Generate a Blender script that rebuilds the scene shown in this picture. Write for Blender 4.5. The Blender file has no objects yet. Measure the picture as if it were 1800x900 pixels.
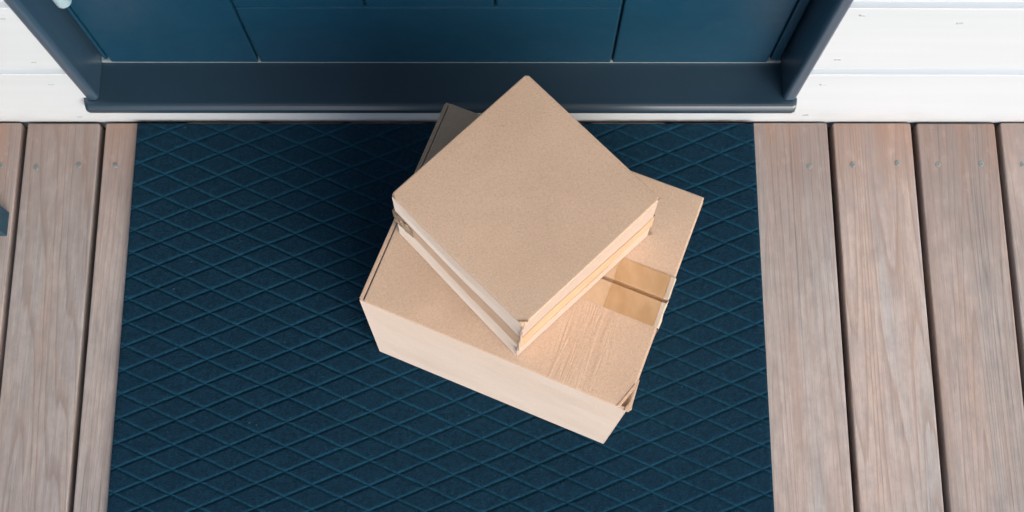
import bpy, bmesh, math, random
from mathutils import Vector, Matrix, noise
random.seed(7)
scn = bpy.context.scene
C = scn.collection
R = math.radians

# ------------------------------------------------------------------ camera, sky, sun, exposure
CAM_H = 1.7453
cam_d = bpy.data.cameras.new('camera'); cam = bpy.data.objects.new('camera', cam_d); C.objects.link(cam)
cam.matrix_world = (Matrix.Translation((0, 0, CAM_H)) @ Matrix.Rotation(-0.0014, 4, 'Z')
                    @ Matrix.Rotation(-0.0052, 4, 'Y') @ Matrix.Rotation(0.2571, 4, 'X'))
cam_d.sensor_width = 36; cam_d.lens = 2224.3 / 1800 * 36
cam_d.clip_start = 0.02; cam_d.clip_end = 3000
scn.camera = cam

SUN_EL, SUN_AZ = 31, 36          # elevation; degrees to the right of straight out from the wall
w = bpy.data.worlds.new('World'); scn.world = w; w.use_nodes = True
nt = w.node_tree
sky = nt.nodes.new('ShaderNodeTexSky'); sky.sky_type = 'NISHITA'; sky.sun_disc = False
sky.sun_elevation = R(SUN_EL); sky.sun_rotation = R(180 - SUN_AZ)
sky.air_density = 1.0; sky.dust_density = 3.0; sky.ozone_density = 1.0
nt.nodes['Background'].inputs[1].default_value = 0.15
nt.links.new(sky.outputs[0], nt.nodes['Background'].inputs[0])
sd = bpy.data.lights.new('sun', 'SUN'); sd.energy = 2.05; sd.angle = R(52); sd.color = (1.0, 0.988, 0.98)
sun = bpy.data.objects.new('sun', sd); C.objects.link(sun)
sdir = Vector((math.sin(R(SUN_AZ)) * math.cos(R(SUN_EL)), -math.cos(R(SUN_AZ)) * math.cos(R(SUN_EL)), math.sin(R(SUN_EL))))
sun.rotation_euler = sdir.to_track_quat('Z', 'Y').to_euler(); sun.location = (3, -4, 5)
scn.view_settings.view_transform = 'Standard'; scn.view_settings.look = 'None'
scn.view_settings.gamma = 1; scn.view_settings.use_curve_mapping = False
scn.view_settings.exposure = 0.38

# ------------------------------------------------------------------ helpers
def obj(name, bm, mat, parent=None, smooth=False):
    me = bpy.data.meshes.new(name); bmesh.ops.recalc_face_normals(bm, faces=bm.faces[:])
    bm.to_mesh(me); bm.free()
    if smooth:
        for p in me.polygons: p.use_smooth = True
    o = bpy.data.objects.new(name, me); C.objects.link(o)
    me.materials.append(mat)
    if parent:
        o.parent = parent
        o.matrix_parent_inverse = parent.matrix_world.inverted()
    return o
def tag(o, label=None, cat=None, group=None, kind=None):
    if label: o['label'] = label
    if cat: o['category'] = cat
    if group: o['group'] = group
    if kind: o['kind'] = kind
    return o
def thing(name, label, cat, loc=(0, 0, 0), group=None):
    o = bpy.data.objects.new(name, None); C.objects.link(o); o.location = loc
    o.matrix_world = Matrix.Translation(loc); o.empty_display_size = .1
    return tag(o, label, cat, group)
def bevel(bm, geom_edges, r, seg=2):
    bmesh.ops.bevel(bm, geom=geom_edges, offset=r, segments=seg, profile=.6, affect='EDGES', clamp_overlap=True)
def merge(dst, src):
    me = bpy.data.meshes.new('tmp'); src.to_mesh(me); src.free(); dst.from_mesh(me); bpy.data.meshes.remove(me)
def box(dst, x0, x1, y0, y1, z0, z1, r=0, seg=2):
    b = bmesh.new()
    v = [b.verts.new(p) for p in ((x0,y0,z0),(x1,y0,z0),(x1,y1,z0),(x0,y1,z0),(x0,y0,z1),(x1,y0,z1),(x1,y1,z1),(x0,y1,z1))]
    for f in ((3,2,1,0),(4,5,6,7),(0,1,5,4),(1,2,6,5),(2,3,7,6),(3,0,4,7)): b.faces.new([v[i] for i in f])
    if r: bevel(b, b.edges[:], r, seg)
    merge(dst, b)
def slab(dst, pts, off, r=0, seg=2):
    """prism: polygon pts extruded by the vector off"""
    b = bmesh.new(); off = Vector(off)
    a = [b.verts.new(Vector(p)) for p in pts]; c = [b.verts.new(Vector(p) + off) for p in pts]
    b.faces.new(a); b.faces.new(c[::-1]); n = len(a)
    for i in range(n): b.faces.new((a[i], a[(i+1) % n], c[(i+1) % n], c[i]))
    bmesh.ops.recalc_face_normals(b, faces=b.faces[:])
    if r: bevel(b, b.edges[:], r, seg)
    merge(dst, b)
def cyl(dst, c, axis, rad, length, n=20, r=0):
    b = bmesh.new()
    bmesh.ops.create_cone(b, cap_ends=True, segments=n, radius1=rad, radius2=rad, depth=length)
    if r: bevel(b, [e for e in b.edges if e.calc_face_angle(0) > .9], r, 3)
    q = Vector(axis).to_track_quat('Z', 'Y').to_matrix().to_4x4()
    bmesh.ops.transform(b, matrix=Matrix.Translation(c) @ q, verts=b.verts[:]); merge(dst, b)

# ------------------------------------------------------------------ materials
class M:
    def __init__(s, name, rough=.6, spec=.5):
        s.m = bpy.data.materials.new(name); s.m.use_nodes = True; s.t = s.m.node_tree
        s.b = s.t.nodes['Principled BSDF']; s.b.inputs['Roughness'].default_value = rough
        s.b.inputs['Specular IOR Level'].default_value = spec
        s.tc = s.t.nodes.new('ShaderNodeTexCoord')
    def n(s, typ, **kw):
        x = s.t.nodes.new('ShaderNode' + typ)
        for k, v in kw.items(): setattr(x, k, v)
        return x
    def l(s, a, b): s.t.links.new(a, b)
    def coord(s, scale=(1,1,1), rot=(0,0,0), loc=(0,0,0)):
        mp = s.n('Mapping'); s.l(s.tc.outputs['Object'], mp.inputs[0])
        mp.inputs['Scale'].default_value = scale; mp.inputs['Rotation'].default_value = rot; mp.inputs['Location'].default_value = loc
        return mp.outputs[0]
    def noise(s, vec, scale, detail=3, rough=.5, dist=0):
        x = s.n('TexNoise'); s.l(vec, x.inputs['Vector']); x.inputs['Scale'].default_value = scale
        x.inputs['Detail'].default_value = detail; x.inputs['Roughness'].default_value = rough; x.inputs['Distortion'].default_value = dist
        return x.outputs[0]
    def ramp(s, fac, stops):
        x = s.n('ValToRGB'); s.l(fac, x.inputs[0]); e = x.color_ramp.elements
        while len(e) < len(stops): e.new(.5)
        for i, (p, c) in enumerate(stops):
            e[i].position = p; e[i].color = (c, c, c, 1) if isinstance(c, (int, float)) else (*c, 1)
        return x.outputs[0]
    def mix(s, fac, a, b, mode='MIX'):
        x = s.n('Mix', data_type='RGBA', blend_type=mode)
        for sock, v in ((x.inputs[0], fac), (x.inputs[6], a), (x.inputs[7], b)):
            if hasattr(v, 'links'): s.l(v, sock)
            elif isinstance(v, (int, float)): sock.default_value = v
            else: sock.default_value = (*v, 1)
        return x.outputs[2]
    def math(s, op, a, b=0, c=0):
        x = s.n('Math', operation=op)
        for i, v in enumerate((a, b, c)):
            if hasattr(v, 'links'): s.l(v, x.inputs[i])
            else: x.inputs[i].default_value = v
        return x.outputs[0]
    def col(s, c):
        if hasattr(c, 'links'): s.l(c, s.b.inputs['Base Color'])
        else: s.b.inputs['Base Color'].default_value = (*c, 1)
    def rough(s, c): s.l(c, s.b.inputs['Roughness'])
    def bump(s, h, strength=.3, dist=.001, prev=None):
        x = s.n('Bump'); x.inputs['Strength'].default_value = strength; x.inputs['Distance'].default_value = dist
        s.l(h, x.inputs['Height'])
        if prev: s.l(prev, x.inputs['Normal'])
        s.l(x.outputs[0], s.b.inputs['Normal']); return x.outputs[0]

def mat_cardboard(name, base, dark, wrinkle=None):
    m = M(name, .72, .35)
    v = m.coord()
    grain = m.noise(v, 620, 3, .75)
    mott = m.noise(v, 9, 4, .55)
    fibre = m.noise(v, 330, 3, .7)
    c = m.mix(m.ramp(mott, [(.3, 0), (.72, 1)]), base, dark)
    c = m.mix(m.math('MULTIPLY', m.ramp(grain, [(.34, 1), (.54, 0)]), .5), c, tuple(x * .68 for x in dark))
    c = m.mix(m.math('MULTIPLY', m.ramp(fibre, [(.5, 0), (.7, 1)]), .3), c, tuple(min(1, x * 1.22) for x in base))
    vo = m.n('TexVoronoi'); m.l(v, vo.inputs['Vector']); vo.inputs['Scale'].default_value = 42
    sep = m.n('SeparateColor'); m.l(vo.outputs['Color'], sep.inputs[0])
    fl = m.math('MULTIPLY', m.ramp(vo.outputs['Distance'], [(.025, 1), (.05, 0)]), m.ramp(sep.outputs[0], [(.83, 0), (.86, 1)]))
    c = m.mix(m.math('MULTIPLY', fl, .75), c, (.10, .065, .045))
    m.col(c)
    m.b.inputs['Sheen Weight'].default_value = .8; m.b.inputs['Sheen Roughness'].default_value = .35
    b = m.bump(grain, .25, .0004)
    b = m.bump(m.noise(v, 14, 3), .35, .004, b)
    if wrinkle:                                   # creased liner: fine folds over one patch
        cx, cy, yaw, rx, ry = wrinkle
        mp = m.n('Mapping', vector_type='TEXTURE'); m.l(m.tc.outputs['Object'], mp.inputs[0])
        mp.inputs['Location'].default_value = (cx, cy, 0); mp.inputs['Rotation'].default_value = (0, 0, yaw)
        sx = m.n('SeparateXYZ'); m.l(mp.outputs[0], sx.inputs[0])
        mp2 = m.n('Mapping'); m.l(mp.outputs[0], mp2.inputs[0]); mp2.inputs['Scale'].default_value = (95, 11, 10)
        wv = m.ramp(m.noise(mp2.outputs[0], 1, 2, .5, .6), [(.38, 0), (.50, .8), (.56, 1), (.62, .15)])
        d = m.math('ADD', m.math('POWER', m.math('DIVIDE', m.math('ABSOLUTE', sx.outputs[0]), rx), 2), m.math('POWER', m.math('DIVIDE', m.math('ABSOLUTE', sx.outputs[1]), ry), 2))
        msk = m.ramp(d, [(.2, 1), (1, 0)])
        m.bump(m.math('MULTIPLY', wv, msk), .34, .0012, b)
    return m.m
KRAFT = mat_cardboard('kraft_top', (.625, .445, .325), (.545, .38, .27))
KRAFT_W = mat_cardboard('kraft_creased', (.62, .45, .33), (.54, .385, .28), (.085, .265, -.36, .045, .085))
KRAFT_IN = mat_cardboard('kraft_inner', (.50, .32, .19), (.42, .27, .16))

def mat_tape(name, base, alt, rough=.28, coat=.3, sheen=0):
    m = M(name, rough, .5); v = m.coord((1, 1, 1), (0, 0, -.385))
    st = m.noise(m.coord((60, 40, 60), (0, 0, .385)), 1, 3)
    m.col(m.mix(m.ramp(st, [(.35, 0), (.65, 1)]), base, alt))
    b = m.bump(m.noise(v, 60, 4, .6), .35, .0012)
    m.bump(m.noise(v, 900, 2), .15, .0003, b)
    m.b.inputs['Coat Weight'].default_value = coat; m.b.inputs['Sheen Weight'].default_value = sheen; m.b.inputs['Sheen Roughness'].default_value = .35; m.b.inputs['Coat Roughness'].default_value = .2
    return m.m
TAPE = mat_tape('tape_pale', (.57, .40, .265), (.52, .355, .22), .5, .05, .2)
TAPE_D = mat_tape('tape_double', (.52, .335, .185), (.45, .275, .14), .48, .08, .1)
TAPE_B = mat_tape('tape_band', (.66, .405, .235), (.60, .355, .20), .55, .0, .22)
TAPE_F = mat_tape('tape_film', (.62, .52, .42), (.52, .42, .32), .35, .3)
m = M('tape_wrinkled', .2, .6); m.col(m.mix(m.noise(m.coord((60, 60, 200)), 1, 3), (.32, .23, .15), (.56, .42, .29)))
m.bump(m.noise(m.coord((90, 90, 260)), 1, 4, .7), .8, .002); TAPE_C = m.m

# painted door
def mat_paint(name, base, rough=.32,  bumpd=.0004, scale=(60, 60, 8), spec=.5):
    m = M(name, rough, spec); v = m.coord()
    n1 = m.noise(m.coord(scale), 1, 4, .6)
    m.col(m.mix(m.math('MULTIPLY', m.ramp(m.noise(v, 7, 4), [(.35, 0), (.7, 1)]), .35), base, tuple(x * 1.35 for x in base)))
    if 'slate' in name: m.b.inputs['Coat Weight'].default_value = .7; m.b.inputs['Coat Roughness'].default_value = .28; m.b.inputs['Coat IOR'].default_value = 1.6
    m.rough(m.ramp(n1, [(.3, rough * .85), (.7, min(1, rough * 1.25))]))
    b = m.bump(n1, .3, bumpd)
    m.bump(m.noise(v, 500, 2), .12, .0003, b)
    return m.m
DOOR = mat_paint('door_blue_satin', (.0045, .043, .084), .38, .0003, (40, 40, 40))
FRAME = mat_paint('frame_slate_blue', (.030, .066, .108), .34, .0005, (70, 70, 6))
SILL = mat_paint('sill_slate_blue', (.014, .036, .060), .36, .0006, (5, 90, 90))
BENCH = mat_paint('bench_dark_blue', (.015, .05, .08), .45, .0006, (6, 80, 80))
m = M('aluminium', .45); m.col((.27, .33, .37)); m.b.inputs['Metallic'].default_value = .2; ALU = m.m
m = M('satin_steel', .28); m.col((.42, .60, .68)); m.b.inputs['Metallic'].default_value = .25; m.bump(m.noise(m.coord((400, 400, 8)), 1, 2), .15, .0003); STEEL = m.m
m = M('rubber_seal', .8); m.col((.008, .01, .012)); SEAL = m.m
m = M('screw_steel', .35)
m.col(m.mix(m.noise(m.coord(), 300, 2), (.24, .28, .28), (.40, .44, .44))); m.b.inputs['Metallic'].default_value = .7; SCREW = m.m
m = M('recess', .9); m.col((.05, .045, .042)); RECESS = m.m
m = M('nail_weathered', .6); m.col(m.mix(m.noise(m.coord(), 200, 2), (.36, .38, .40), (.58, .61, .64))); NAIL = m.m

# white siding paint
m = M('white_siding_paint', .5, .4)
v = m.coord((1.5, 30, 30)); g = m.noise(v, 1, 5, .6); big = m.noise(m.coord(), 4, 3)
c = m.mix(m.ramp(g, [(.3, 0), (.75, 1)]), (.60, .65, .70), (.555, .61, .66))
c = m.mix(m.math('MULTIPLY', m.ramp(big, [(.45, 0), (.75, 1)]), .35), c, (.56, .61, .66))
spk = m.noise(m.coord((1, 1, 2.2)), 60, 3, .7)
szw = m.n('SeparateXYZ'); m.l(m.tc.outputs['Object'], szw.inputs[0])
dirt = m.math('MULTIPLY', m.ramp(m.math('ADD', szw.outputs[2], m.math('MULTIPLY', m.noise(m.coord((14, 8, 30)), 1, 5, .7), .09)), [(.03, 1), (.085, 0)]), .4)
c = m.mix(dirt, c, (.42, .41, .40))
c = m.mix(m.math('MULTIPLY', m.ramp(spk, [(.70, 0), (.76, 1)]), .4), c, (.52, .50, .47))
m.col(c); b = m.bump(m.noise(m.coord((4, 140, 140)), 1, 4, .65), .35, .0008); m.bump(m.noise(m.coord((2, 8, 8)), 1, 2), .3, .004, b)
WHITE = m.m

# doormat: ribbed felt
m = M('doormat_felt', .95, .08); v = m.coord()
f1 = m.noise(v, 420, 3, .7); f2 = m.noise(v, 26, 4, .6)
c = m.mix(m.ramp(f1, [(.3, 0), (.7, 1)]), (.0036, .0185, .038), (.0075, .034, .062))
c = m.mix(m.math('MULTIPLY', m.ramp(f2, [(.4, 0), (.7, 1)]), .45), c, (.0070, .033, .062))
lint = m.ramp(m.noise(v, 190, 1), [(.79, 0), (.83, 1)])
c = m.mix(m.math('MULTIPLY', lint, .5), c, (.12, .20, .25))
pr_ = m.n('Attribute', attribute_name='press')
mot = m.noise(v, 150, 4, .75)
c = m.mix(m.math('MULTIPLY', m.ramp(mot, [(.38, 1), (.56, 0)]), .5), c, (.0022, .0125, .024))
c = m.mix(m.math('MULTIPLY', m.ramp(mot, [(.55, 0), (.70, 1)]), .45), c, (.010, .046, .078))
fz = m.math('ADD', m.math('MULTIPLY', m.ramp(mot, [(.35, 0), (.65, 1)]), .55), m.math('MULTIPLY', m.ramp(m.noise(v, 11, 3), [(.3, 0), (.7, 1)]), .45))
c = m.mix(m.math('MULTIPLY', pr_.outputs['Fac'], m.math('ADD', m.math('MULTIPLY', fz, .72), .16)), c, (.009, .068, .118))
m.col(c); m.b.inputs['Sheen Weight'].default_value = .03; m.b.inputs['Sheen Roughness'].default_value = .5
m.b.inputs['Sheen Tint'].default_value = (.3, .65, .9, 1)
b = m.bump(f1, .8, .0016); m.bump(m.noise(v, 120, 2), .4, .0012, b)
MAT = m.m

# weathered deck timber (board index stored in the 'bid' attribute)
m = M('weathered_deck_timber', .68, .35)
at = m.n('Attribute', attribute_name='bid'); bid = at.outputs['Fac']
off = m.n('CombineXYZ'); m.l(m.math('MULTIPLY', bid, 3.71), off.inputs[0]); m.l(m.math('MULTIPLY', bid, 7.3), off.inputs[1]); m.l(m.math('MULTIPLY', bid, 1.9), off.inputs[2])
def shifted(scale):
    a = m.n('VectorMath', operation='ADD'); m.l(m.tc.outputs['Object'], a.inputs[0]); m.l(off.outputs[0], a.inputs[1])
    mp = m.n('Mapping'); m.l(a.outputs[0], mp.inputs[0]); mp.inputs['Scale'].default_value = scale; return mp.outputs[0]
# growth rings: long ellipses from contour bands of a stretched noise
field = m.noise(shifted((11, .42, 1)), 1, 1, .4)
rings = m.math('FRACT', m.math('ADD', m.math('MULTIPLY', field, 34), m.math('MULTIPLY', m.noise(shifted((120, 6, 10)), 1, 3, .6), .5)))
rline = m.ramp(rings, [(0, .0), (.55, .08), (.86, 1), (.95, .0)])
fine = m.noise(shifted((210, 7, 20)), 1, 5, .75)
mid = m.noise(shifted((26, 1.6, 4)), 1, 4, .6)
blot = m.noise(shifted((7, 4, 4)), 1, 5, .6)
grey, pink, brown = (.42, .385, .375), (.465, .36, .315), (.25, .155, .115)
c = m.mix(m.ramp(mid, [(.35, 0), (.66, 1)]), grey, pink)
c = m.mix(m.math('MULTIPLY', m.ramp(blot, [(.45, 0), (.68, 1)]), .65), c, (.33, .31, .305))
c = m.mix(m.math('MULTIPLY', m.math('MULTIPLY', rline, m.ramp(m.math('FRACT', m.math('MULTIPLY', bid, .618)), [(.1, .25), (.8, 1)])), .5), c, brown)
c = m.mix(m.math('MULTIPLY', m.ramp(fine, [(.34, 1), (.54, 0)]), .42), c, (.24, .185, .16))
c = m.mix(m.math('MULTIPLY', m.ramp(fine, [(.56, 0), (.72, 1)]), .45), c, (.56, .50, .475))
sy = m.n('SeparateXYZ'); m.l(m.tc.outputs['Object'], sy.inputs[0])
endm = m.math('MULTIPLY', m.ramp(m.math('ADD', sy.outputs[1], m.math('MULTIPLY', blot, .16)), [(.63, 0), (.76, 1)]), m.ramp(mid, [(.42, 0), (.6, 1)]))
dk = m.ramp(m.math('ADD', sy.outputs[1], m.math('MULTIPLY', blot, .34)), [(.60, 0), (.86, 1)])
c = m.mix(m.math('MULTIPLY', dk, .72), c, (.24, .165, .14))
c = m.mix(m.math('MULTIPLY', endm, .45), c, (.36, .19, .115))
kn = m.n('TexVoronoi'); m.l(shifted((5, 2.4, 3)), kn.inputs['Vector']); kn.inputs['Scale'].default_value = 1
c = m.mix(m.math('MULTIPLY', m.ramp(kn.outputs['Distance'], [(.035, 1), (.07, 0)]), .6), c, (.13, .085, .06))
mot = m.noise(shifted((60, 26, 20)), 1, 5, .7)
c = m.mix(m.math('MULTIPLY', m.ramp(mot, [(.36, 1), (.55, 0)]), .38), c, (.25, .225, .22))
c = m.mix(m.math('MULTIPLY', m.ramp(mot, [(.55, 0), (.75, 1)]), .3), c, (.50, .46, .45))
crk = m.ramp(m.noise(shifted((55, .8, 10)), 1, 2, .4), [(.488, 0), (.5, 1), (.512, 0)])
c = m.mix(m.math('MULTIPLY', m.math('MULTIPLY', crk, m.ramp(blot, [(.5, 0), (.6, 1)])), .5), c, (.13, .12, .12))
hv = m.n('HueSaturation'); m.l(c, hv.inputs['Color']); m.l(m.math('ADD', m.math('MULTIPLY', m.math('FRACT', m.math('MULTIPLY', bid, .377)), .26), .86), hv.inputs['Value'])
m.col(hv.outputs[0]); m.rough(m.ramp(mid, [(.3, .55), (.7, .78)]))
b = m.bump(fine, .45, .0012); b = m.bump(rline, -.25 if False else .25, .0008, b)
DECK = m.m
m = M('shaded_earth', .95); m.col(m.mix(m.noise(m.coord(), 30, 4), (.008, .009, .010), (.018, .018, .018))); EARTH = m.m
m = M('lawn_ground', .95); m.col(m.mix(m.noise(m.coord(), 3, 6), (.045, .075, .025), (.075, .10, .04))); m.bump(m.noise(m.coord(), 60, 4), .8, .02); LAWN = m.m
m = M('porch_ceiling_paint', .6); m.col((.5, .5, .5)); CEIL = m.m

# ------------------------------------------------------------------ ground, deck
YW = .664                 # face of the white siding
b = bmesh.new(); s = 1500
b.faces.new([b.verts.new(p) for p in ((-s, -s, -.35), (s, -s, -.35), (s, s, -.35), (-s, s, -.35))])
tag(obj('ground', b, LAWN), kind='structure')
deck_gaps = [-1.877, -1.759, -1.641, -1.523, -1.405, -1.287, -1.169, -1.051, -.935, -.818, -.7033, -.5889]
n = 9; deck_gaps += [-.5889 + (.4769 + .5889) * k / n for k in range(1, n)] + [.4769 + .1231 * k for k in range(0, 12)]
b = bmesh.new(); lay = b.verts.layers.float.new('bid')
SCREWS = []
for i, (a, c_) in enumerate(zip(deck_gaps[:-1], deck_gaps[1:])):
    t = bmesh.new(); tl = t.verts.layers.float.new('bid')
    x0, x1 = a + .0042, c_ - .0042
    ye = .6622 - random.uniform(0, .002)
    dz = random.uniform(-.0006, .0006)
    vs = [t.verts.new(p) for p in ((x0,-1.9,-.028),(x1,-1.9,-.028),(x1,ye,-.028),(x0,ye,-.028),(x0,-1.9,dz),(x1,-1.9,dz),(x1,ye,dz),(x0,ye,dz))]
    for f in ((3,2,1,0),(4,5,6,7),(0,1,5,4),(1,2,6,5),(2,3,7,6),(3,0,4,7)): t.faces.new([vs[k] for k in f])
    vert = [e for e in t.edges if abs(e.verts[0].co.z - e.verts[1].co.z) > .01]
    bevel(t, vert, .004, 3)
    top = [e for e in t.edges if all(v.co.z > -.002 for v in e.verts)]
    bevel(t, top, .0028, 3)
    for v in t.verts: v[tl] = i + 1
    merge(b, t)
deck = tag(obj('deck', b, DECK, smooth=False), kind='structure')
b = bmesh.new()
for y0 in (.52, .0, -.5, -1.0, -1.5): box(b, -1.9, 1.85, y0 + .05, y0 + .10, -.13, -.0285)
tag(obj('joist', b, EARTH, deck))
b = bmesh.new(); box(b, -2.2, 2.2, -2.1, .66, -.345, -.20); tag(obj('deck_underside', b, EARTH), kind='structure')
def screw_bm(x, y):
    b = bmesh.new()
    cyl(b, (0, 0, .0004), (0, 0, 1), .0036, .0012, 16, .0004)
    ang = random.uniform(0, 3)
    for k in range(2):
        t = bmesh.new(); box(t, -.0022, .0022, -.0004, .0004, .0010, .0016)
        bmesh.ops.rotate(t, cent=(0, 0, 0), matrix=Matrix.Rotation(ang + k * 1.5708, 3, 'Z'), verts=t.verts[:]); merge(b, t)
    bmesh.ops.translate(b, verts=b.verts[:], vec=(x, y, 0)); return b
for x, y in [(.5067,.5958),(.5716,.5984),(.6303,.5958),(.6936,.5976),(.4427,.5931),(-.6797,.591),(-.6182,.5945),(-.5655,.5945),(-.790,.593),(-.731,.594),(.754,.596),(.815,.597)]:
    obj('screw', screw_bm(x, y), SCREW, deck)

# ------------------------------------------------------------------ house wall: horizontal boards with a chamfered top edge
prof = []                                         # (y, z) from the bottom up
def siding(z_lo, z_hi):
    pts = [(YW, z_lo)]; z = -.02
    while z < z_hi:
        if z > z_lo: pts += [(YW, z - .0098), (YW + .0008, z - .0090), (YW + .0094, z - .0086), (YW + .0094, z + .0125), (YW + .001, z + .0128), (YW, z + .0136)]
        z += .2
    pts = [p for p in pts if p[1] <= z_hi] + [(YW, z_hi)]
    return pts
def strip_bm(dst, x0, x1, z0, z1):
    pr = siding(z0, z1); t = bmesh.new()
    n_ = max(2, int((x1 - x0) / .05)); rows = []
    for i in range(n_ + 1):
        x = x0 + (x1 - x0) * i / n_
        rows.append([t.verts.new((x, y + .0012 * noise.noise(Vector((x * 1.3, z * .5, 3))), z)) for y, z in pr])
    for i in range(n_):
        for j in range(len(pr) - 1): t.faces.new((rows[i][j], rows[i+1][j], rows[i+1][j+1], rows[i][j+1]))
    # back and ends so the wall is solid
    bk = [[t.verts.new((x, YW + .16, z)) for z in (z0, z1)] for x in (x0, x1)]
    t.faces.new((bk[0][0], bk[0][1], bk[1][1], bk[1][0]))
    t.faces.new([r_ for r_ in rows[0]] + [bk[0][1], bk[0][0]]); t.faces.new([r_ for r_ in rows[-1]] + [bk[1][1], bk[1][0]])
    t.faces.new([r[-1] for r in rows] + [bk[1][1], bk[0][1]]); t.faces.new([r[0] for r in rows] + [bk[1][0], bk[0][0]])
    merge(dst, t)
ZS = .09; XL, XR = -.5846, .4074                  # sill top; outer edges of the door frame
DOOR_H = 2.16
b = bmesh.new()
strip_bm(b, -3.2, XL + .004, .0625, 2.9); strip_bm(b, XR - .004, 3.2, .0625, 2.9)
strip_bm(b, -3.2, 3.2, -.12, .0625)
strip_bm(b, XL + .004, XR - .004, DOOR_H + .02, 2.9)
wall = tag(obj('house_wall', b, WHITE), 'white painted horizontal board wall around the dark blue door', 'wall')
for x, z in [(.4288,.3529),(.5527,.3325),(.432,.2223),(.4334,.1374),(.4364,.0232),(-.6169,.1376),(-.613,.2129),(-.6039,.3427),(-.6182,.0147)]:
    b = bmesh.new(); a = random.uniform(-.35, .5)
    t = bmesh.new(); box(t, -.0040, .0040, -.0005, .0008, -.0024, .0024, .0004)
    for v in t.verts: v.co.z *= (1 - abs(v.co.x) / .0075)
    bmesh.ops.rotate(t, cent=(0, 0, 0), matrix=Matrix.Rotation(a, 3, 'Y'), verts=t.verts[:])
    bmesh.ops.translate(t, verts=t.verts[:], vec=(x, YW - .0004, z)); merge(b, t)
    obj('nail', b, NAIL, wall)

# porch ceiling over the doorway (above and behind the camera; it shades the deck next to the wall)
b = bmesh.new(); box(b, -3.2, 3.2, -.95, YW - .002, 2.55, 2.63)
tag(obj('porch_ceiling', b, CEIL), kind='structure')

# ------------------------------------------------------------------ door
YD = .717
door = thing('front_door', 'dark blue panelled front door with frame, sill and steel pull bar', 'door', ((XL + XR) / 2, YD, 0))
def lathe_section(dst, sect, x0, x1, end_r=.006):
    """extrude a y-z section along x with slightly pulled-in ends"""
    t = bmesh.new(); rows = []
    cy = sum(p[0] for p in sect) / len(sect); cz = sum(p[1] for p in sect) / len(sect)
    st = [(x0, end_r), (x0 + end_r * .3, end_r * .3), (x0 + end_r, 0), (x1 - end_r, 0), (x1 - end_r * .3, end_r * .3), (x1, end_r)]
    ymin = min(p[0] for p in sect)
    for x, k in st:
        rows.append([t.verts.new((x, y + (k if y < ymin + .02 else 0), z)) for y, z in sect])
    m_ = len(sect)
    for i in range(len(rows) - 1):
        for j in range(m_): t.faces.new((rows[i][j], rows[i+1][j], rows[i+1][(j+1) % m_], rows[i][(j+1) % m_]))
    t.faces.new(rows[0]); t.faces.new(rows[-1][::-1]); merge(dst, t)
# sill with a bull-nosed front
r_ = .0115; yc = .6462 + r_; zc = ZS - r_
sect = [(YD + .04, ZS + .001)] + [(yc + r_ * math.cos(a), zc + r_ * math.sin(a)) for a in [math.pi / 2 + math.pi * k / 12 for k in range(13)]] + [(YD + .04, ZS - 2 * r_)]
b = bmesh.new(); lathe_section(b, sect, -.5880, .4085)
obj('sill', b, SILL, door)
# jambs and head: boards seen edge-on, edges rounded
YF = .6600
def jamb(x0, x1, side):
    b = bmesh.new(); t = bmesh.new()
    pts = []; rr = .0062
    def arc(cx, cy, a0, a1): return [(cx + rr * math.cos(R(a0 + (a1 - a0) * k / 5)), cy + rr * math.sin(R(a0 + (a1 - a0) * k / 5))) for k in range(6)]
    pts += arc(x0 + rr, YF + rr, 180, 270) + arc(x1 - rr, YF + rr, 270, 360) + [(x1, YD + .05), (x0, YD + .05)]
    zs = [ZS + .0015, .6, 1.2, DOOR_H + .018]
    rows = [[t.verts.new((x, y, z)) for x, y in pts] for z in zs]
    for i in range(len(rows) - 1):
        for j in range(len(pts)): t.faces.new((rows[i][j], rows[i][(j+1) % len(pts)], rows[i+1][(j+1) % len(pts)], rows[i+1][j]))
    t.faces.new(rows[0][::-1]); t.faces.new(rows[-1]); merge(b, t)
    return obj('jamb', b, FRAME, door)
jamb(XL, -.5668, -1); jamb(.3886, XR, 1)
b = bmesh.new(); box(b, -.5660, .3878, YF + .001, YD + .05, DOOR_H, DOOR_H + .018, .004); obj('head', b, FRAME, door)
b = bmesh.new(); box(b, -.5660, .3878, YD - .0012, YD + .03, ZS + .0012, ZS + .0075, .0006); obj('threshold', b, ALU, door)
b = bmesh.new(); box(b, -.5662, -.5630, YD + .008, YD + .02, ZS + .005, DOOR_H - .002); obj('seal', b, SEAL, door)
# leaf: a backing slab and the panels that leave fine grooves between them
b = bmesh.new()
L0, L1 = -.5622, .3862; zb_, zt_ = ZS + .0095, DOOR_H - .004
box(b, L0 + .001, L1 - .001, YD + .0045, YD + .048, zb_ + .001, zt_ - .001)
g = .0015; bv = .0023
cols = [L0, -.5537, -.3446, .1495, .3695, L1]
def panel(x0, x1, z0, z1, y=YD):
    box(b, x0 + g, x1 - g, y - .002, YD + .006, z0 + g, z1 - g, bv, 2)
panel(cols[0], cols[1], zb_, zt_, YD + .001); panel(cols[4], cols[5], zb_, zt_, YD + .001)
panel(cols[1], cols[2], ZS + .0030, zt_)
panel(cols[3], cols[4], ZS + .0030, zt_)
zrow = [ZS + .0030, .2690, .62, .97, 1.32, 1.67, zt_]
for k in range(6):
    if k % 2 == 0: panel(cols[2], cols[3], zrow[k], zrow[k+1])
    else:
        xs = [cols[2], -.178, -.013, cols[3]]
        for q in range(3): panel(xs[q], xs[q+1], zrow[k], zrow[k+1])
leaf = obj('leaf', b, DOOR, door)
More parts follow.
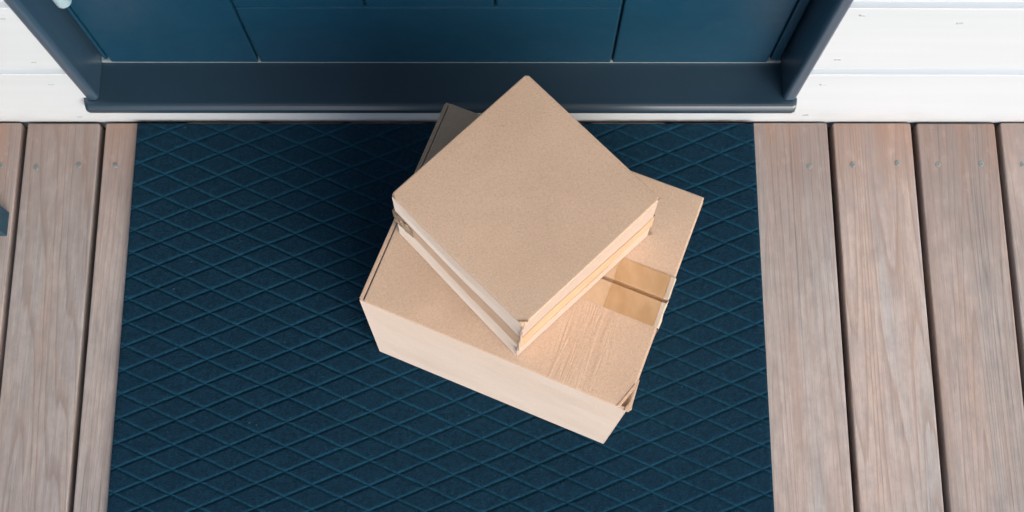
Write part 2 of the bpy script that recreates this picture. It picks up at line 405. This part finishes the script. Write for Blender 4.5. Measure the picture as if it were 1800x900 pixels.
# pull bar
hb = None
b = bmesh.new(); cyl(b, (-.5215, .672, .372 + .65), (0, 0, 1), .0100, 1.30, 28, .004)
for f in b.faces: f.smooth = True
h = obj('handle', b, STEEL, door)
for z in (.60, 1.50):
    b = bmesh.new(); cyl(b, (-.5215, .6945, z), (0, 1, 0), .0065, .046, 20); obj('standoff', b, STEEL, h)

# ------------------------------------------------------------------ doormat: pillowed diamonds between pressed grooves
HX, HY = .0383, .0168
X0M, X1M, Y0M, Y1M, TZ = -.5364, .3636, -.62, .6575, .0075
b = bmesh.new()
samp = [0, .03, .065, .10, .125, .20, .35, .5, .65, .80, .875, .90, .935, .97]
ox, oy = -.3375, .2725
pl = b.verts.layers.float.new('press')
# lattice basis: u = (HX, HY), v = (HX, -HY)
def hgt(u, v):
    def pr(t):
        t = t - math.floor(t); d = min(t, 1 - t)
        x = min(1, d / .105)
        return x * (1.25 - .25 * x * x)
    k = min(pr(u), pr(v)); return -.0024 * (1 - min(1, k))
us = []
ulo, uhi = -30, 30
uc = {}
for i in range(-30, 46):
    for j in range(-30, 46):
        cx = ox + (i + j + 1) * HX; cy = oy + (i - j) * HY - .022 * ((i + j + 1) * HX)
        if not (X0M - HX < cx < X1M + HX and -.05 - HY < cy < Y1M + HY): continue
        gu = [i + q for q in samp] + [i + 1]; gv = [j + q for q in samp] + [j + 1]
        grid = []
        for u in gu:
            row = []
            for v in gv:
                key = (round(u, 3), round(v, 3))
                if key not in uc:
                    x = ox + (u + v) * HX; y = oy + (u - v) * HY - .022 * ((u + v) * HX)
                    wob = .0007
                    nx = noise.noise(Vector((x * 14, y * 14, 1))); ny = noise.noise(Vector((x * 14, y * 14, 9)))
                    z = TZ + hgt(u, v) * (1 + .45 * noise.noise(Vector((x * 6, y * 6, 4)))) + .0004 * noise.noise(Vector((x * 25, y * 25, 2)))
                    uc[key] = b.verts.new((x + wob * nx * 1.6, y + wob * ny * 1.6, z))
                    d_ = min(abs(u - round(u)), abs(v - round(v))); uc[key][pl] = max(0, min(1, (.078 - d_) / .055))
                row.append(uc[key])
            grid.append(row)
        for p in range(len(gu) - 1):
            for q in range(len(gv) - 1):
                b.faces.new((grid[p][q], grid[p+1][q], grid[p+1][q+1], grid[p][q+1]))
for co, no in (((X0M + .0012, 0, 0), (-1, 0, 0)), ((X1M - .0012, 0, 0), (1, 0, 0)), ((0, Y1M - .0012, 0), (0, 1, 0)), ((0, -.05, 0), (0, -1, 0))):
    bmesh.ops.bisect_plane(b, geom=b.verts[:] + b.edges[:] + b.faces[:], plane_co=co, plane_no=no, clear_outer=True)
# side skirt with a softened rim
bd = [e for e in b.edges if e.is_boundary]
ex = bmesh.ops.extrude_edge_only(b, edges=bd)
nv = [g_ for g_ in ex['geom'] if isinstance(g_, bmesh.types.BMVert)]
for v in nv:
    if v.co.y < -.045: v.co.z = .0045; continue
    if v.co.x < X0M + .003: v.co.x = X0M
    if v.co.x > X1M - .003: v.co.x = X1M
    if v.co.y > Y1M - .003: v.co.y = Y1M
    v.co.z = .0058
ex = bmesh.ops.extrude_edge_only(b, edges=[e for e in b.edges if e.is_boundary])
for v in [g_ for g_ in ex['geom'] if isinstance(g_, bmesh.types.BMVert)]: v.co.z = .0008
box(b, X0M + .001, X1M - .001, Y0M, -.0505, .0008, TZ - .0005, .001)
mat_o = tag(obj('doormat', b, MAT, smooth=True), 'large dark teal felt doormat with pressed diamond grooves under the boxes', 'doormat')

# ------------------------------------------------------------------ cartons
def lerp(a, b_, t): return Vector(a) * (1 - t) + Vector(b_) * t
TH = .0035
def wallpanel(dst, tA, tB, bA, bB, f0, f1, inset=.0012, th=TH, r=.0009, nseg=10, amp=.0008, seed=0, taper=None):
    """side sheet of a carton between the top corners tA,tB and bottom corners bA,bB; f0..f1 is the part of its height; gently bowed"""
    tA, tB, bA, bB = map(Vector, (tA, tB, bA, bB))
    e = (tB - tA).normalized(); nrm = e.cross(Vector((0, 0, 1))).normalized()
    L = (tB - tA).length; ins = inset / L
    t = bmesh.new(); front = []; nz = 6
    for j in range(nz + 1):
        f = f0 + (f1 - f0) * j / nz; row = []
        for i in range(nseg + 1):
            s_ = ins + (1 - 2 * ins) * i / nseg
            p = lerp(lerp(tA, tB, s_), lerp(bA, bB, s_), f)
            k = noise.noise(Vector((p.x * 9 + seed, p.y * 9, p.z * 12)))
            edge = min(1, 8 * min(s_, 1 - s_)) * min(1, 6 * min(f, 1 - f) + .1)
            row.append(t.verts.new(p + nrm * (amp * 2.2 * k * edge)))
        front.append(row)
    back = [[t.verts.new(v.co - nrm * th) for v in row] for row in front]
    for j in range(nz):
        for i in range(nseg):
            t.faces.new((front[j][i], front[j][i+1], front[j+1][i+1], front[j+1][i])); t.faces.new((back[j][i], back[j+1][i], back[j+1][i+1], back[j][i+1]))
    for i in range(nseg):
        t.faces.new((front[0][i], back[0][i], back[0][i+1], front[0][i+1])); t.faces.new((front[nz][i], front[nz][i+1], back[nz][i+1], back[nz][i]))
    for j in range(nz):
        t.faces.new((front[j][0], front[j+1][0], back[j+1][0], back[j][0])); t.faces.new((front[j][nseg], back[j][nseg], back[j+1][nseg], front[j+1][nseg]))
    bmesh.ops.recalc_face_normals(t, faces=t.faces[:])
    sharp = [e_ for e_ in t.edges if e_.calc_face_angle(0) > 1.0]
    bevel(t, sharp, r, 2); merge(dst, t)
def sheet(dst, poly, th=TH, r=.0012, cuts=7, amp=.0008, seed=0, edge_drop=.0):
    """flat flap: a polygon at its own z, thickness th downward, subdivided and very slightly uneven"""
    t = bmesh.new(); a = [t.verts.new(Vector(p)) for p in poly]
    f = t.faces.new(a)
    if f.normal.z < 0: f.normal_flip()
    f.normal_update()
    if f.normal.z < 0: bmesh.ops.reverse_faces(t, faces=[f])
    ex = bmesh.ops.extrude_face_region(t, geom=[f])
    for v in [g_ for g_ in ex['geom'] if isinstance(g_, bmesh.types.BMVert)]: v.co.z -= th
    bmesh.ops.recalc_face_normals(t, faces=t.faces[:])
    bevel(t, t.edges[:], r, 3)
    xs = [v.co.x for v in t.verts]; ys = [v.co.y for v in t.verts]
    for k in range(1, cuts):
        for co, no in (((min(xs) + (max(xs) - min(xs)) * k / cuts, 0, 0), (1, 0, 0)), ((0, min(ys) + (max(ys) - min(ys)) * k / cuts, 0), (0, 1, 0))):
            bmesh.ops.bisect_plane(t, geom=t.verts[:] + t.edges[:] + t.faces[:], plane_co=co, plane_no=no)
    for v in t.verts: v.co.z += amp * noise.noise(Vector((v.co.x * 11 + seed, v.co.y * 11, 0)))
    merge(dst, t)
def strip_mesh(name, rows, th, mat, parent):
    """tape: rows of points (lists of equal length), given a hair of thickness along the face normals"""
    t = bmesh.new(); g_ = [[t.verts.new(Vector(p)) for p in row] for row in rows]
    for j in range(len(g_) - 1):
        for i in range(len(g_[0]) - 1): t.faces.new((g_[j][i], g_[j][i+1], g_[j+1][i+1], g_[j+1][i]))
    o = obj(name, t, mat, parent, smooth=False)
    md = o.modifiers.new('thickness', 'SOLIDIFY'); md.thickness = th; md.offset = 0
    return o

# large carton -------------------------------------------------------------
ZT = .3238; ZM = .0075
tA, tB, tC, tD = Vector((-.1689, .3216, ZT)), Vector((.1376, .1935, ZT)), Vector((.2349, .4442, ZT)), Vector((-.0717, .5649, ZT))
bA, bB, bC, bD = Vector((-.1758, .3200, ZM)), Vector((.1352, .1906, ZM)), Vector((.2360, .4420, ZM)), Vector((-.0760, .5660, ZM))
big = thing('cardboard_box', 'larger brown cardboard box lying on the doormat with taped top flaps, beneath the smaller box', 'box', (.032, .38, ZM), None)
b = bmesh.new()
dz = Vector((0, 0, .0008))
wallpanel(b, tA, tB, bA, bB, .001, 1, .0008, r=.0016, seed=1, amp=.0011)
wallpanel(b, tB, tC, bB, bC, .012, 1, .0030, seed=2)
wallpanel(b, tC, tD, bC, bD, .001, 1, .0008, seed=3)
wallpanel(b, tD, tA, bD, bA, .001, 1, .0025, th=.0048, seed=4, amp=.0016)
slab(b, [bA + Vector((.004, .003, .001)), bB + Vector((-.002, .005, .001)), bC + Vector((-.005, -.002, .001)), bD + Vector((.002, -.005, .001))], (0, 0, .003))
obj('body', b, KRAFT, big)
u = (tB - tA).normalized(); nn = Vector((-u.y, u.x, 0))
b = bmesh.new()         # inner flaps below the outer pair
sheet(b, [lerp(tA, tB, .025) + nn * .004 - Vector((0, 0, .0038)), lerp(tA, tB, .993) + nn * .003 - Vector((0, 0, .0038)), lerp(tD, tC, .993) - nn * .004 - Vector((0, 0, .0038)), lerp(tD, tC, .025) - nn * .004 - Vector((0, 0, .0038))], seed=5)
obj('inner_flap', b, KRAFT_IN, big)
mL, mR = lerp(tA, tD, .492), lerp(tB, tC, .492)     # seam
gap = .0025
def at(s_, t_, dz_=0):       # s along the long side A->B, t across A->D
    p = lerp(lerp(tA, tB, s_), lerp(tD, tC, s_), t_); p.z = ZT + dz_; return p
LU = (tB - tA).length; LV = (tD - tA).length
l0 = .0060 / LU; r1 = 1 - .0012 / LU; sm = .5; gp = gap / LV
b = bmesh.new()
sheet(b, [at(l0, .0, .0012), at(.965, .0, .0012), at(.972, .010, .0012), at(r1, .115, .0012), at(r1, sm - gp, .0012), at(l0, sm - gp, .0012)], r=.0017, seed=6, amp=.0010)
obj('flap', b, KRAFT_W, big)
b = bmesh.new()
sheet(b, [at(l0, sm + gp, .0012), at(r1, sm + gp, .0012), at(r1, 1, .0012), at(l0, 1, .0012)], r=.0017, seed=7, amp=.0010)
obj('flap', b, KRAFT_W, big)
# tape along the seam, sagging into the gap and folded down over the right side
prof_t = [(-.0325, 0), (-.024, 0), (-.014, 0), (-.006, 0), (-.0028, 0), (-.0022, -.0012), (-.0013, -.0052), (0, -.0056), (.0013, -.0052), (.0022, -.0012), (.0028, 0), (.006, 0), (.014, 0), (.022, 0), (.029, 0)]
def tape_rows(s0, s1, lift, n_=14, fold=.0, jag=.0015, seed=0):
    rows = []
    for i in range(n_ + 1):
        s_ = s0 + (s1 - s0) * i / n_; row = []
        for k, (d, z) in enumerate(prof_t):
            p = at(s_, sm + d / LV, .0012 + lift + z)
            if i == 0 or (i == n_ and not fold): p += u * jag * noise.noise(Vector((k * .9, seed, 0)))
            p.z += .0010 * noise.noise(Vector((p.x * 11 + 6.5, p.y * 11, 0)))
            if k in (0, len(prof_t) - 1): p += nn * .0006 * noise.noise(Vector((i * .8, k + seed, 2)))
            row.append(p)
        rows.append(row)
    if fold:
        for f, out, dn in ((1, .0008, .0004), (2, .0018, .003), (3, .0020, .014), (4, .0020, fold)):
            row = []
            for k, (d, z) in enumerate(prof_t):
                p = at(s1, sm + d / LV, .0012 + lift - dn) + u * (out + .0012 * noise.noise(Vector((k * .7, f * 1.3, seed)))); 
                row.append(p)
            rows.append(row)
    return rows
strip_mesh('tape', tape_rows(.50, .990, .0006, seed=3), .00015, TAPE, big)
strip_mesh('tape', tape_rows(.984, .9985, .0011, n_=4, fold=.055, seed=5), .00015, TAPE_F, big)['label'] = 'pale wrinkled film end of tape folded over the box side'
strip_mesh('tape', tape_rows(.80, .984, .0009, seed=8), .00015, TAPE_D, big)['label'] = 'darker doubled piece of tape near the box edge'
# crushed front right corner: torn liner lip around the opening
b = bmesh.new()
def ribbon(dst, pts, width, th=.0008):
    for p, q in zip(pts[:-1], pts[1:]):
        p, q = Vector(p), Vector(q); d = (q - p).normalized(); s_ = Vector((-d.y, d.x, 0)) * width
        slab(dst, [p - s_, q - s_ * .8, q + s_ * .8, p + s_], (0, 0, -th), .0002, 1)
slab(b, [at(.960, .001, .0022), at(.971, .003, .0020), at(.992, .075, .0019), at(1.0, .108, .0017), at(.993, .118, .0019), at(.976, .055, .0022)], (0, 0, -.0008), .0003, 1)
o = obj('torn_corner', b, KRAFT, big); o['label'] = 'torn liner lip at the crushed corner'
b = bmesh.new()
slab(b, [at(.988, -.006, .0004), at(1.004, -.003, .0006), at(1.012, .012, .0004), at(1.009, .03, .0004), at(1.003, .14, .0014), at(.9995, .14, .0014), at(.9985, .04, .0008), at(.990, .014, .0006)], (0, 0, -.0020), .0005, 2)
o = obj('torn_corner', b, KRAFT, big); o['label'] = 'torn and crushed corner edge'
# small carton -------------------------------------------------------------
ZB2 = ZT + .0030; ZT2 = .4657
sL, sF, sR, sB = Vector((-.1217, .4036, ZT2)), Vector((.0187, .2618, ZT2)), Vector((.1644, .3993, ZT2)), Vector((.0234, .5416, ZT2))
qL, qF, qR, qB = Vector((-.1245, .4020, ZB2)), Vector((.0130, .2548, ZB2)), Vector((.1675, .3990, ZB2)), Vector((.0245, .5430, ZB2))
sm_ = thing('cardboard_box', 'smaller square brown cardboard box stacked on top, turned corner forward, tape band round its sides', 'box', (.021, .40, ZB2), None)
b = bmesh.new()
wallpanel(b, sL, sF, qL, qF, .019, 1, .0020, seed=11, amp=.0010)
wallpanel(b, sF, sR, qF, qR, .019, .735, .0024, seed=12, amp=.0006)
wallpanel(b, sF, sR, qF, qR, .752, 1, .0024, seed=13, amp=.0006, r=.0006)
wallpanel(b, sR, sB, qR, qB, .019, 1, .0020, seed=14)
wallpanel(b, sB, sL, qB, qL, .019, 1, .0020, seed=15)
# wall inside the split side so the slit reads dark
def inward(p, k): c0 = Vector((.021, .40, p.z)); return p + (c0 - p).normalized() * k
slab(b, [inward(qL, .003), inward(qF, .003), inward(qR, .003), inward(qB, .003)], (0, 0, .003))
obj('body', b, KRAFT, sm_)
b = bmesh.new()
def cutcorner(P, prev, nxt, a, c): return [P + (prev - P).normalized() * a, P + (nxt - P).normalized() * c]
up = Vector((0, 0, .0010))
poly = cutcorner(sL, sB, sF, .0035, .0075) + cutcorner(sF, sL, sR, .0045, .0045) + cutcorner(sR, sF, sB, .0035, .0022) + cutcorner(sB, sR, sL, .0035, .0030)
sheet(b, [p + up for p in poly], th=.0038, r=.0018, cuts=8, seed=21, amp=.0009)
obj('top', b, KRAFT, sm_)
# tape band right round the sides
b = bmesh.new()
def band_pts(off):
    cs = [(sL, qL), (sF, qF), (sR, qR), (sB, qB)]
    cent = Vector((.021, .40, 0)); out = []
    segs = [(0, 1, (.36, .385), (.63, .655)), (1, 2, (.40, .44), (.70, .73)), (2, 3, (.44, .40), (.73, .66)), (3, 0, (.40, .36), (.66, .63))]
    rows = []
    for a, c, f0, f1 in segs:
        e = (cs[c][0] - cs[a][0]).normalized(); nr = e.cross(Vector((0, 0, 1))).normalized(); seed = {0: 11, 1: 12, 2: 14, 3: 15}[a]; am = .0006 if a == 1 else .001
        for i in range(0, 17):
            s_ = (.004 + .992 * i / 16); row = []
            for k in range(5):
                f = (f0[0] + (f0[1] - f0[0]) * s_) * (1 - k / 4) + (f1[0] + (f1[1] - f1[0]) * s_) * k / 4
                p = lerp(lerp(cs[a][0], cs[c][0], s_), lerp(cs[a][1], cs[c][1], s_), f)
                kk = noise.noise(Vector((p.x * 9 + seed, p.y * 9, p.z * 12)))
                edge = min(1, 8 * min(s_, 1 - s_)) * min(1, 6 * min(f, 1 - f) + .1)
                row.append(p + nr * (off + am * 2.2 * kk * edge))
            rows.append(row)
    rows.append(rows[0]); return rows
strip_mesh('tape', band_pts(.0004), .0001, TAPE_B, sm_)
# wrinkled gathered tape at the left corner
rows = []
e = (sF - sL).normalized(); nr = e.cross(Vector((0, 0, 1))).normalized()
for i in range(9):
    s_ = .0 + .16 * i / 8; row = []
    for k in range(6):
        f = .35 + (.30 - .12 * i / 8) * k / 5 + .05 * i / 8
        p = lerp(lerp(sL, sF, s_), lerp(qL, qF, s_), f)
        row.append(p + nr * (.0016 + .0014 * noise.noise(Vector((i * .9, k * 1.1, 5)))))
    rows.append(row)
o = strip_mesh('tape', rows, .00015, TAPE_C, sm_); o['label'] = 'crinkled end of tape at the left corner'
# frayed corner edges
def bit(fn, mat=KRAFT_IN):
    b = bmesh.new(); fn(b); return obj('frayed_corner', b, mat, sm_)
def tear(b):      # one torn liner edge running down the front corner
    rows = []
    for k in range(11):
        f = .07 + .88 * k / 10; p = lerp(sF, qF, f) + Vector((.0009 * math.sin(k * 2.1), -.0012, 0)); w_ = .0010 + .0005 * math.sin(k * 1.7 + 1)
        rows.append([b.verts.new(p + Vector((dx * w_, dy, 0))) for dx, dy in ((-1, .0012), (-.3, -.0004), (.5, .0003), (1, .0014))])
    for r0, r1_ in zip(rows[:-1], rows[1:]):
        for q in range(3): b.faces.new((r0[q], r0[q+1], r1_[q+1], r1_[q]))
bit(tear, KRAFT)
c0 = sF + Vector((-.0050, .0032, .0018)); c1 = sF + Vector((.0050, .0037, .0018))
bit(lambda b: slab(b, [c0, c1, c1 + Vector((.0005, .0018, 0)), c0 + Vector((0, .0018, 0))], (0, 0, -.0008), .0002, 1))
bit(lambda b: ribbon(b, [sR + Vector((-.003, -.0022, .0006)), sR + Vector((-.0006, -.0006, .001)), sR + Vector((.0002, .0012, .0004))], .0006, .0016))
p0 = qR + Vector((0, -.001, .001))
bit(lambda b: ribbon(b, [p0, p0 + Vector((.004, .001, .0006)), p0 + Vector((.003, .003, .001))], .0009, .0014))

# ------------------------------------------------------------------ bench left of the door (only one leg's foot enters the picture)
bench = thing('bench', 'dark blue painted bench on the deck left of the door, one square leg in view', 'bench', (-1.2, .505, 0))
def leg(x0, y0):
    b = bmesh.new(); box(b, x0, x0 + .036, y0, y0 + .036, .0008, .43, .002); obj('leg', b, BENCH, bench)
for x in (-.747, -1.70):
    for y in (.4875, .20): leg(x, y)
b = bmesh.new(); box(b, -1.70, -.711, .4895, .5215, .34, .43, .002); box(b, -1.70, -.711, .202, .234, .34, .43, .002); obj('apron', b, BENCH, bench)
b = bmesh.new()
for k in range(4): box(b, -1.72, -.725, .175 + k * .095, .175 + k * .095 + .085, .4305, .4525, .003)
obj('seat', b, BENCH, bench)
